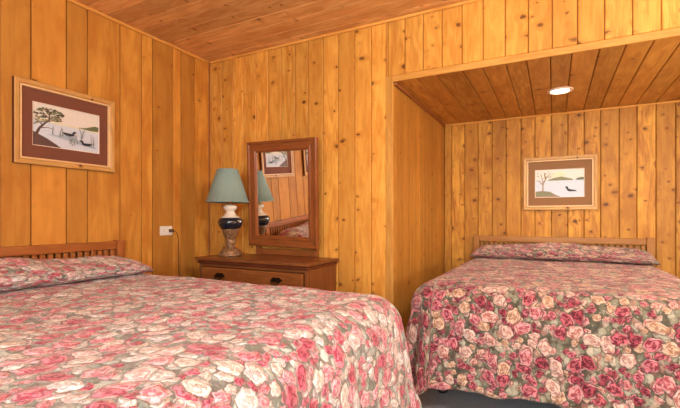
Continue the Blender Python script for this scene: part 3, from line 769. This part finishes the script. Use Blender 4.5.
# pictures: frame, mat, print with a painted lake scene
PM = {k: plain('print_' + k, v, 0.55, 0.10, 60) for k, v in {
    'sky': (0.72, 0.67, 0.57), 'water': (0.58, 0.63, 0.68), 'hill': (0.12, 0.14, 0.06), 'olive': (0.20, 0.20, 0.09), 'trunk': (0.075, 0.045, 0.035), 'bank': (0.10, 0.050, 0.040),
    'duck': (0.02, 0.022, 0.03), 'reed': (0.16, 0.18, 0.17), 'paleband': (0.72, 0.66, 0.42), 'shade_water': (0.38, 0.46, 0.52), 'tan': (0.28, 0.20, 0.10)}.items()}
PK = list(PM)
def art(kind, W_, H_):
    """flat print, drawn as thin inked shapes in x,z (unit square -> W x H)"""
    bm = newbm(); lay = [0.0]
    def P(u, v): return ((u - 0.5) * W_, (v - 0.5) * H_)
    def poly(pts, m):
        lay[0] += 0.00008
        vs = [bm.verts.new((P(u, v)[0], -lay[0], P(u, v)[1])) for u, v in pts]
        f = bm.faces.new(vs); f.material_index = PK.index(m)
    def stroke(pts, w0, w1, m):
        for i in range(len(pts) - 1):
            (a, b), (c_, d) = pts[i], pts[i + 1]; L_ = math.hypot(c_ - a, d - b) + 1e-9
            ta = w0 + (w1 - w0) * i / (len(pts) - 1); tb = w0 + (w1 - w0) * (i + 1) / (len(pts) - 1)
            nx, ny = -(d - b) / L_, (c_ - a) / L_
            poly([(a + nx * ta, b + ny * ta), (a - nx * ta, b - ny * ta), (c_ - nx * tb, d - ny * tb), (c_ + nx * tb, d + ny * tb)], m)
    def blob(u, v, ru, rv, m, n=14, j=0.25):
        poly([(min(1, max(0, u + ru * math.cos(2 * PI * k / n) * (1 + random.uniform(-j, j)))), min(1, max(0, v + rv * math.sin(2 * PI * k / n) * (1 + random.uniform(-j, j))))) for k in range(n)], m)
    def duck(u, v, s, fl=1):
        poly([(u + fl * a * s, v + b * s * 1.5) for a, b in ((-1.3, 0.35), (-1.0, 0.05), (-0.6, -0.2), (0.4, -0.22), (0.8, 0.0), (0.85, 0.35), (1.0, 0.5), (1.25, 0.5), (1.25, 0.62), (1.0, 0.82), (0.75, 0.8), (0.55, 0.55), (0.45, 0.25), (0.0, 0.3), (-0.6, 0.35))], 'duck')
    poly([(0, 0), (1, 0), (1, 1), (0, 1)], 'sky')
    if kind == 0:
        poly([(0, 0), (1, 0), (1, 0.56), (0.5, 0.58), (0, 0.62)], 'water')
        poly([(0, 0.62), (0.25, 0.66), (0.45, 0.60), (0.7, 0.60), (1, 0.56), (1, 0.53), (0.5, 0.565), (0, 0.60)], 'paleband')
        poly([(0.66, 0.59), (0.78, 0.61), (0.86, 0.66), (0.94, 0.70), (1, 0.69), (1, 0.57), (0.85, 0.56)], 'hill')
        poly([(0.2, 0.30), (0.5, 0.22), (0.95, 0.10), (0.95, 0.16), (0.5, 0.34)], 'shade_water')
        poly([(0, 0), (0.42, 0), (0.34, 0.08), (0.2, 0.2), (0.08, 0.28), (0, 0.34)], 'bank')
        stroke([(0.06, 0.28), (0.10, 0.42), (0.18, 0.56), (0.24, 0.66), (0.23, 0.80)], 0.022, 0.008, 'trunk')
        for b in ([(0.14, 0.50), (0.06, 0.60), (0.03, 0.64)], [(0.20, 0.58), (0.30, 0.66), (0.42, 0.68)], [(0.24, 0.66), (0.16, 0.78), (0.10, 0.84)], [(0.24, 0.68), (0.34, 0.78), (0.45, 0.80)], [(0.10, 0.42), (0.2, 0.46), (0.3, 0.44)]):
            stroke(b, 0.010, 0.004, 'trunk')
        for k in range(80):
            a = random.random() * 2 * PI; r_ = random.random() ** 0.5
            blob(0.23 + 0.22 * r_ * math.cos(a), 0.76 + 0.15 * r_ * math.sin(a), random.uniform(0.012, 0.035), random.uniform(0.010, 0.028), random.choice(['hill', 'olive', 'hill', 'trunk']), 7)
        for k in range(12): blob(random.uniform(0.02, 0.16), random.uniform(0.50, 0.66), 0.02, 0.016, 'olive', 7)
        duck(0.52, 0.36, 0.085); duck(0.78, 0.18, 0.085, -1)
        for x0, z0 in ((0.38, 0.28), (0.42, 0.30), (0.27, 0.3), (0.70, 0.30), (0.72, 0.32), (0.86, 0.16), (0.90, 0.18), (0.56, 0.10), (0.60, 0.12), (0.52, 0.14), (0.64, 0.16)):
            stroke([(x0, z0), (x0 + random.uniform(-0.02, 0.02), z0 + 0.13), (x0 + random.uniform(-0.06, 0.06), z0 + random.uniform(0.18, 0.30))], 0.007, 0.003, 'reed')
    else:
        poly([(0, 0), (1, 0), (1, 0.62), (0, 0.62)], 'water')
        poly([(0.25, 0.62), (0.4, 0.70), (0.55, 0.74), (0.68, 0.68), (0.78, 0.64), (0.78, 0.60), (0.3, 0.60)], 'olive')
        poly([(0.82, 0.62), (0.88, 0.68), (0.96, 0.70), (1, 0.68), (1, 0.60), (0.84, 0.60)], 'hill')
        poly([(0.3, 0.72), (0.4, 0.86), (0.52, 0.92), (0.62, 0.84), (0.62, 0.74)], 'paleband')
        poly([(0, 0), (0.55, 0), (0.42, 0.10), (0.32, 0.20), (0.16, 0.24), (0, 0.22)], 'tan')
        poly([(0, 0.06), (0.38, 0.08), (0.3, 0.18), (0.12, 0.20), (0, 0.16)], 'olive')
        for b in ([(0.16, 0.2), (0.17, 0.5), (0.12, 0.86)], [(0.17, 0.5), (0.24, 0.72), (0.33, 0.88)], [(0.17, 0.45), (0.08, 0.6), (0.02, 0.62)], [(0.22, 0.66), (0.2, 0.8), (0.19, 0.92)]):
            stroke(b, 0.016, 0.006, 'tan')
        for k in range(16): blob(random.uniform(0.04, 0.36), random.uniform(0.68, 0.92), random.uniform(0.01, 0.022), random.uniform(0.01, 0.02), 'olive', 7)
        poly([(0.62, 0.34), (0.64, 0.32), (0.66, 0.24), (0.70, 0.20), (0.86, 0.20), (0.82, 0.25), (0.74, 0.27), (0.69, 0.30), (0.67, 0.38), (0.64, 0.39)], 'duck')
    return bm
def picture(label, loc, rotz, kind, matm, W_=0.60, H_=0.49, fw=0.042, roll=0.0):
    root = thing('framed_picture', label, 'picture', loc, (0, roll, rotz) if rotz == 0 else (0, 0, rotz), 'framed lake prints')
    bm = newbm()
    rect_ring(bm, W_, H_, W_ - 2 * fw, H_ - 2 * fw, [(0, 0.026), (0.12, 0.030), (0.55, 0.028), (0.70, 0.022), (0.72, 0.016)], 0)
    rect_ring(bm, W_, H_, W_, H_, [(0, 0.001), (0, 0.026)], 2)
    rect_ring(bm, W_ - 2 * fw * 0.72, H_ - 2 * fw * 0.72, W_ - 2 * fw, H_ - 2 * fw, [(0, 0.016), (0.1, 0.023), (0.8, 0.022), (1.0, 0.012), (1.0, 0.004)], 1)
    link('frame', bm, [M['frame_oak'], M['frame_inner'], M['frame_side']], root)
    mw, mh = W_ - 2 * fw, H_ - 2 * fw; aw, ah = W_ * 0.655, H_ * 0.51
    bm = newbm()
    rect_ring(bm, mw - 0.002, mh - 0.002, aw + 0.008, ah + 0.008, [(0, 0.006), (0, 0.009), (1, 0.009)], 0)
    rect_ring(bm, aw + 0.008, ah + 0.008, aw, ah, [(0, 0.009), (1, 0.006)], 1)
    link('mat_board', bm, [matm, M['mat_bevel']], root)
    bm = art(kind, aw + 0.006, ah + 0.006); bmesh.ops.translate(bm, vec=(0, -0.0, 0), verts=bm.verts[:])
    a = link('print', bm, [PM[k] for k in PK], root)
    a.location = (0, -0.002, 0)
    bm = newbm(); box(bm, -mw / 2, mw / 2, -0.0015, -0.0005, -mh / 2, mh / 2); link('backing', bm, M['mat_tan'], root)
    return root
# left wall: local -Y must face +X  -> rotate +90 deg
picture('oak-framed lake print with two ducks and reddish mat on the left wall above the bed', (XL, 1.512, 1.05 + 0.561), PI / 2, 0, M['mat_brown'])
picture('second oak-framed duck print on the left wall, seen only in the mirror', (XL, 0.69, 1.05 + 0.561), PI / 2, 0, M['mat_brown'])
picture('pale oak-framed lake print with one duck hanging over the alcove headboard', (0.036, YA, 1.05 + 0.316), 0, 1, M['mat_tan'], 0.59, 0.485)

# unseen stand and globe, added as fill light from the right
ns = thing('added_nightstand', 'small unseen wooden stand right of the alcove bed, added to carry the fill globe', 'added_nightstand', (1.62, 2.44, 0))
bm = newbm(); box(bm, -0.24, 0.24, -0.2, 0.2, 0.60, 0.625, 0.005, 0); link('top', bm, M['dresser'], ns)
bm = newbm(); box(bm, -0.22, 0.22, -0.18, 0.18, 0.40, 0.599, 0.004, 0); link('body', bm, M['dresser'], ns)
bm = newbm(); box(bm, -0.20, 0.20, -0.195, -0.181, 0.42, 0.58, 0.004, 0); dw = link('drawer', bm, M['drawer'], ns)
bm = newbm(); lathe(bm, [(0.008, 0), (0.008, 0.012), (0.016, 0.018), (0.012, 0.026)], 16)
bmesh.ops.rotate(bm, cent=(0, 0, 0), matrix=Matrix.Rotation(PI / 2, 3, 'X'), verts=bm.verts[:]); bmesh.ops.translate(bm, vec=(0, -0.1955, 0.5), verts=bm.verts[:]); link('knob', bm, M['brass_dark'], dw, True)
for sx in (-1, 1):
    for sy in (-1, 1):
        bm = newbm(); box(bm, sx * 0.2 - 0.018, sx * 0.2 + 0.018, sy * 0.16 - 0.018, sy * 0.16 + 0.018, 0, 0.399, 0.003); link('leg', bm, M['dresser'], ns)
gl = thing('fill_globe_lamp', 'unseen white glass globe on a stand, added as fill light from the right', 'lamp', (1.60, 2.45, 0.6255))
bm = newbm(); lathe(bm, [(0.07, 0.0), (0.07, 0.015), (0.03, 0.03), (0.014, 0.06), (0.02, 0.16), (0.030, 0.30), (0.016, 0.42), (0.014, 0.47), (0.04, 0.49), (0.045, 0.52)], 32); link('lamp_base', bm, M['brass'], gl, True)
bm = newbm(); lathe(bm, [(0.08 * math.sin(a), 0.59 - 0.08 * math.cos(a)) for a in [0.5 + k * (PI - 0.51) / 20 for k in range(21)]], 32); link('globe', bm, M['bedside_fill_glow'], gl, True)
